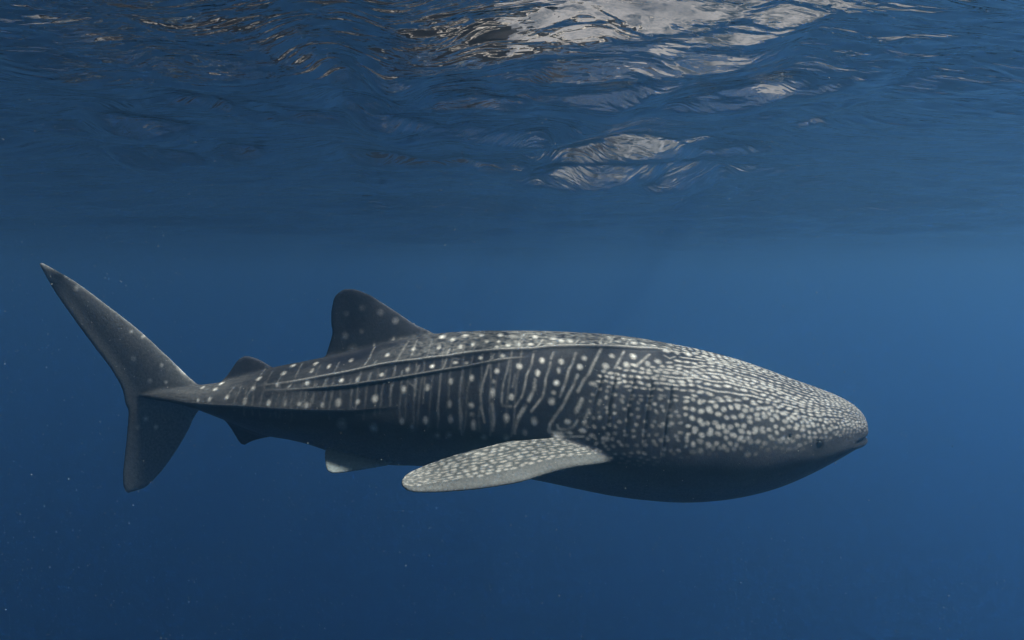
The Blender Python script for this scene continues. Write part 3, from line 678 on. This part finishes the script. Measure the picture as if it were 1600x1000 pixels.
# mouth: a wide slit round the blunt front
zm = f_mid(P[:, 0])
mx_ = np.clip((P[:, 0] - 2.37) / 0.07, 0, 1)
dz = P[:, 2] - (f_mid(np.full(1, 2.40))[0] + 0.010 - 0.10 * (2.52 - P[:, 0]))
disp += mx_ * (-0.024 * np.exp(-(dz / 0.018) ** 2) + 0.002 * np.exp(-((dz + 0.035) / 0.02) ** 2))
dark = np.maximum(dark, 0.9 * mx_ * np.exp(-(dz / 0.018) ** 2))
sd = np.hypot(P[:, 0] - SPIRACLE_AT[0], (TH - SPIRACLE_AT[1]) * g_all)
disp -= 0.012 * np.exp(-(sd / 0.012) ** 2); dark = np.maximum(dark, np.exp(-(sd / 0.011) ** 3))
es = np.hypot(P[:, 0] - EYE_AT[0], (TH - EYE_AT[1]) * g_all)
disp += 0.002 * np.exp(-((es - 0.04) / 0.014) ** 2) - 0.008 * np.exp(-(es / 0.022) ** 2)
dark = np.maximum(dark, 0.85 * np.exp(-(es / 0.042) ** 3))
P += N * disp[:, None]

# --- fins: their own tone and spots
DARK = np.array([0.009, 0.011, 0.018]); MIDG = np.array([0.165, 0.17, 0.16]); WHITE = np.array([0.50, 0.505, 0.47]); BEL = np.array([0.10, 0.11, 0.12])  # last tone: pale belly darkened to carry its shade
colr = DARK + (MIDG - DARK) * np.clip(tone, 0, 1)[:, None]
colr = colr + (BEL - colr) * (belly * 0.8)[:, None]
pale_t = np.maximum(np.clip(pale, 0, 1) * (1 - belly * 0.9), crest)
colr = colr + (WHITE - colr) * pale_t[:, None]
fin_c = np.tile(np.array([0.034, 0.039, 0.050]), (nv, 1))
x, y, z = P.T
def lerp_to(mask, c_):
    fin_c[:] = fin_c + (np.array(c_) - fin_c) * np.clip(mask, 0, 1)[:, None]
caud = x < FINS['caudal_upper'][0][0][0] + 0.05
hz = spectral_noise((300, 300), 30, 51)
fin_n = bilinear(hz, (x * 40) % 290, (z * 40) % 290)
lerp_to(caud * (0.55 + 0.30 * fin_n), (0.185, 0.195, 0.19))
for sx_, sz_, r_, b_ in FIN_SPOTS:
    d = np.hypot(x - sx_, z - sz_) / r_
    lerp_to(min(1.0, 1.7 * b_) * np.clip(1.4 - d, 0, 1) * (np.abs(y) < 0.2), WHITE)
pelv_m = (np.abs(y) > 0.10) & (x < PELVIC[0][0][0] + 0.1) & (x > PELVIC[1][0][0] - 0.2) & (z < PELVIC[1][0][2] + 0.03)
lerp_to(pelv_m * 0.8, (0.17, 0.20, 0.195))
# pectorals: rows of spots along the span
Lp, Tp = resample(PECTORAL[0], 80), resample(PECTORAL[1], 80)
near = np.abs(y) > 0.40
ya = -np.abs(y)
Q = np.stack([x, ya, z], -1)[near]
root_, tip_ = (Lp[8] + Tp[8]) / 2, (Lp[-1] + Tp[-1]) / 2
e_s = (tip_ - root_) / np.linalg.norm(tip_ - root_); mc = Tp[40] - Lp[40]
e_c = mc - (mc @ e_s) * e_s; e_c /= np.linalg.norm(e_c)
def us(A): return (A - root_) @ e_s, (A - root_) @ e_c
uL, vL = us(Lp); uT, vT = us(Tp); qu, qv = us(Q)
oL, oT = np.argsort(uL), np.argsort(uT)
vl = np.interp(qu, uL[oL], vL[oL]); vt = np.interp(qu, uT[oT], vT[oT])
cfrac = (qv - vl) / np.maximum(vt - vl, 0.03)
SPAN0 = -0.35; span_len = (tip_ - root_) @ e_s - SPAN0
sfrac = qu - SPAN0; arc = np.array([0, span_len])
PW, PH = 700, 300
pec = np.zeros((PH, PW)); pr = np.random.default_rng(9)
pcol = np.linspace(0, arc[-1], PW); prow = np.linspace(0, 1, PH)
r_ = 0.30
while r_ < 1.0:
    s_ = pr.uniform(0, 0.05)
    while s_ < arc[-1] - 0.03:
        ln = pr.uniform(0.026, 0.050); hh = pr.uniform(0.020, 0.031)
        if pr.random() < 0.15: ln *= 2.2; hh *= 0.55
        rr = r_ + pr.normal(0, 0.016)
        d = np.sqrt(((pcol[None, :] - s_ - ln / 2) / (ln / 2)) ** 2 + ((prow[:, None] - rr) / hh) ** 2)
        pec = np.maximum(pec, pr.uniform(0.6, 1.0) * np.clip((1.45 - d) / 0.9, 0, 1))
        s_ += ln + pr.uniform(0.012, 0.030)
    r_ += 0.072
pv_ = bilinear(pec, cfrac * (PH - 1), sfrac / arc[-1] * (PW - 1))
base_p = np.array([0.050, 0.055, 0.054]); edge_l = np.clip((0.36 - cfrac) / 0.2, 0, 1) * 0.6; tipl = np.clip((sfrac - arc[-1] + 0.35) / 0.4, 0, 1) * 0.6
edge_l = np.maximum(np.maximum(edge_l, tipl), np.clip((cfrac - 0.93) / 0.06, 0, 1) * 0.6)
cp = base_p + (np.array([0.095, 0.102, 0.10]) - base_p) * edge_l[:, None]
cp = cp + (np.array([0.26, 0.26, 0.238]) - cp) * np.clip(pv_, 0, 1)[:, None]
fin_c[near] = cp
FB = np.clip((out_d - 0.004) / 0.03, 0, 1); FB[~inx] = 1.0
colr = colr + (fin_c - colr) * FB[:, None]
colr = colr * (1 - 0.93 * dark)[:, None]
colr = np.clip(colr, 0.004, 0.8)

# --- a gentle swimming bend of the tail, away from the camera
bend = 0.10 * np.clip(-(P[:, 0] + 0.6) / 3.0, 0, 2) ** 2
P[:, 1] += bend
P[:, 1] += SHARK_Y
base_pt = np.array([0.0, SHARK_Y, -1.30])
skin.vertices.foreach_set('co', (P - base_pt).astype(np.float32).ravel())
ca = skin.color_attributes.new('skin_colour', 'FLOAT_COLOR', 'POINT')
ca.data.foreach_set('color', np.c_[colr, np.ones(nv)].astype(np.float32).ravel())
skin.polygons.foreach_set('use_smooth', np.ones(len(skin.polygons), bool))
skin.update(); skin.name = 'body'
m, n, l, out = material('shark_skin')
pb = n.new('ShaderNodeBsdfPrincipled')
at = n.new('ShaderNodeAttribute'); at.attribute_name = 'skin_colour'
tc = n.new('ShaderNodeTexCoord')
nz = n.new('ShaderNodeTexNoise'); nz.inputs['Scale'].default_value = 55; nz.inputs['Detail'].default_value = 5; nz.inputs['Roughness'].default_value = 0.65
l.new(tc.outputs['Object'], nz.inputs['Vector'])
mr = n.new('ShaderNodeMapRange'); mr.inputs[1].default_value = 0.3; mr.inputs[2].default_value = 0.7; mr.inputs[3].default_value = 0.6; mr.inputs[4].default_value = 1.4
l.new(nz.outputs['Fac'], mr.inputs[0])
mu = n.new('ShaderNodeVectorMath'); mu.operation = 'SCALE'
l.new(at.outputs['Color'], mu.inputs[0]); l.new(mr.outputs[0], mu.inputs['Scale'])
l.new(mu.outputs[0], pb.inputs['Base Color'])
pb.inputs['Roughness'].default_value = 0.55
pb.inputs['Specular IOR Level'].default_value = 0.07
bp = n.new('ShaderNodeBump'); bp.inputs['Strength'].default_value = 0.35; bp.inputs['Distance'].default_value = 0.004
nz2 = n.new('ShaderNodeTexNoise'); nz2.inputs['Scale'].default_value = 90; nz2.inputs['Detail'].default_value = 4
l.new(tc.outputs['Object'], nz2.inputs['Vector']); l.new(nz2.outputs['Fac'], bp.inputs['Height']); l.new(bp.outputs[0], pb.inputs['Normal'])
l.new(pb.outputs[0], out.inputs['Surface'])
skin.materials.append(m)
shark = obj('whale_shark', None, label='large dark whale shark with white spots and stripes swimming right', category='shark')
shark.location = tuple(base_pt)
body = obj('body', skin, parent=shark)

# eyes
me_, n, l, out = material('shark_eye')
pb = n.new('ShaderNodeBsdfPrincipled'); pb.inputs['Base Color'].default_value = (0.006, 0.007, 0.009, 1); pb.inputs['Roughness'].default_value = 0.12
l.new(pb.outputs[0], out.inputs['Surface'])
ey, ez = section(np.array([EYE_AT[0]]), np.array([EYE_AT[1]]))
for sgn in (-1, 1):
    k1, k2 = 14, 24
    ph = np.linspace(0.02, math.pi - 0.02, k1)
    rows = np.array([[(0.021 * math.sin(p_) * math.cos(q), 0.021 * math.cos(p_) * 0.6, 0.021 * math.sin(p_) * math.sin(q)) for q in np.linspace(0, 2 * math.pi, k2, endpoint=False)] for p_ in ph])
    v_, f_ = tube_mesh(rows)
    em = bpy.data.meshes.new('eye'); em.from_pydata(v_.tolist(), [], f_); em.update()
    em.polygons.foreach_set('use_smooth', np.ones(len(em.polygons), bool)); em.materials.append(me_)
    e = obj('eye', em, parent=shark)
    e.location = (EYE_AT[0] - base_pt[0], sgn * (float(ey[0]) - 0.003), float(ez[0]) - base_pt[2])

# ------------------------------------------------------------------ guessed boat, added above the water to darken what the wave faces show
def paint(name, c, rough):
    m_, n_, l_, o_ = material(name)
    p_ = n_.new('ShaderNodeBsdfPrincipled'); p_.inputs['Roughness'].default_value = rough
    t_ = n_.new('ShaderNodeTexNoise'); t_.inputs['Scale'].default_value = 6.0; t_.inputs['Detail'].default_value = 5.0
    r_ = n_.new('ShaderNodeMixRGB'); r_.inputs[1].default_value = (*[q * 0.8 for q in c], 1); r_.inputs[2].default_value = (*[q * 1.2 for q in c], 1)
    l_.new(t_.outputs['Fac'], r_.inputs[0]); l_.new(r_.outputs[0], p_.inputs['Base Color']); l_.new(p_.outputs[0], o_.inputs['Surface'])
    return m_
hull_m = paint('grey_hull_paint', (0.05, 0.044, 0.047), 0.5)
roof_m = paint('dark_roof_paint', (0.020, 0.017, 0.021), 0.5)
cabin_m = paint('dark_cabin_paint', (0.026, 0.021, 0.025), 0.55)
boat = obj('boat', None, label='added dark-roofed boat broken into shards by the rippled surface above the shark', category='boat')
boat.location = (-2.3, 12.6, DEPTH + 0.30)
def box_part(name, x0, x1, y0, y1, z0, z1, mat, parent, tx=0.0, ty=0.0):
    """box whose top is drawn in by tx, ty at each side"""
    v_ = [(x0, y0, z0), (x1, y0, z0), (x1, y1, z0), (x0, y1, z0), (x0 + tx, y0 + ty, z1), (x1 - tx, y0 + ty, z1), (x1 - tx, y1 - ty, z1), (x0 + tx, y1 - ty, z1)]
    me_ = bpy.data.meshes.new(name); me_.from_pydata(v_, [], [(3, 2, 1, 0), (4, 5, 6, 7), (0, 1, 5, 4), (1, 2, 6, 5), (2, 3, 7, 6), (3, 0, 4, 7)])
    me_.materials.append(mat)
    return obj(name, me_, parent=parent)
st = np.linspace(0, 1, 15); rows = []
for s_ in st:                                     # stern at the left, raked bow at the right
    xb = -5.6 + 10.0 * s_; w0 = 1.25 * (1 - max(0, (s_ - 0.55) / 0.45) ** 2.2) + 0.03; w1 = w0 + 0.16
    zk = -0.06 + 0.55 * max(0, (s_ - 0.6) / 0.4) ** 2; zg = 0.85 + 0.40 * s_ ** 2; xr = 0.12 * s_
    rows.append([(xb, -w0, zk), (xb + xr, -w1, zg), (xb + xr, -w1 + 0.05, zg), (xb + xr, w1 - 0.05, zg), (xb + xr, w1, zg), (xb, w0, zk)])
v_, f_ = tube_mesh(np.array(rows))
hm = bpy.data.meshes.new('hull'); hm.from_pydata(v_.tolist(), [], f_); hm.materials.append(hull_m)
obj('hull', hm, parent=boat)
trim_m = paint('pale_trim', (0.5, 0.48, 0.45), 0.5)
rows = []
for s_ in st:                                     # rubbing strake just under the gunwale
    xb = -5.6 + 10.0 * s_; w1 = 1.25 * (1 - max(0, (s_ - 0.55) / 0.45) ** 2.2) + 0.03 + 0.15; zg = 0.85 + 0.40 * s_ ** 2
    rows.append([(xb + 0.1 * s_, -w1 - 0.05, zg - 0.16), (xb + 0.1 * s_, -w1 - 0.05, zg - 0.06), (xb + 0.1 * s_, w1 + 0.05, zg - 0.06), (xb + 0.1 * s_, w1 + 0.05, zg - 0.16)])
v_, f_ = tube_mesh(np.array(rows))
tm = bpy.data.meshes.new('rubbing_strake'); tm.from_pydata(v_.tolist(), [], f_); tm.materials.append(trim_m)
obj('rubbing_strake', tm, parent=boat)
for s_ in (-1, 1):                                # deckhouse
    box_part('cabin_side', -5.0, 2.4, s_ * 1.02 - 0.03, s_ * 1.02 + 0.03, 0.83, 2.45, cabin_m, boat)
box_part('cabin_end', -5.0, -4.94, -0.98, 0.98, 0.83, 2.45, cabin_m, boat)
box_part('roof', -5.3, 3.1, -1.25, 1.25, 2.453, 2.60, roof_m, boat, 0.04, 0.04)
box_part('wheelhouse', -4.2, 2.3, -0.95, 0.95, 2.603, 4.6, cabin_m, boat, 0.18, 0.10)  # upper storey added this tall to darken the nearest wave faces
box_part('wheelhouse_roof', -4.4, 2.5, -1.1, 1.1, 4.603, 4.72, roof_m, boat, 0.05, 0.05)

# ------------------------------------------------------------------ specks adrift in the water
rg = np.random.default_rng(77)
sv, sf = [], []
oct_v = np.array([(1, 0, 0), (-1, 0, 0), (0, 1, 0), (0, -1, 0), (0, 0, 1), (0, 0, -1)], float)
oct_f = [(0, 2, 4), (2, 1, 4), (1, 3, 4), (3, 0, 4), (2, 0, 5), (1, 2, 5), (3, 1, 5), (0, 3, 5)]
for i in range(7500):
    yy = rg.uniform(2.2, 8.0); xx = rg.uniform(-0.85, 0.85) * yy; zz = rg.uniform(-0.6, 0.42) * yy
    if zz > DEPTH - 0.35: continue
    r_ = rg.lognormal(-6.8, 0.3) * (0.30 + 0.22 * yy)
    q = oct_v * r_ * rg.uniform(0.5, 1.6, 3)
    an = rg.uniform(0, 6.28); c_, s_ = math.cos(an), math.sin(an)
    q = np.stack([q[:, 0] * c_ - q[:, 2] * s_, q[:, 1], q[:, 0] * s_ + q[:, 2] * c_], -1) + (xx, yy, zz)
    k0 = len(sv); sv += q.tolist(); sf += [tuple(a + k0 for a in t) for t in oct_f]
pm = bpy.data.meshes.new('drifting_specks'); pm.from_pydata(sv, [], sf)
pm.materials.append(paint('speck', (0.30, 0.33, 0.33), 0.8))
obj('drifting_specks', pm, kind='stuff', label='tiny pale specks drifting in the blue water', category='specks')
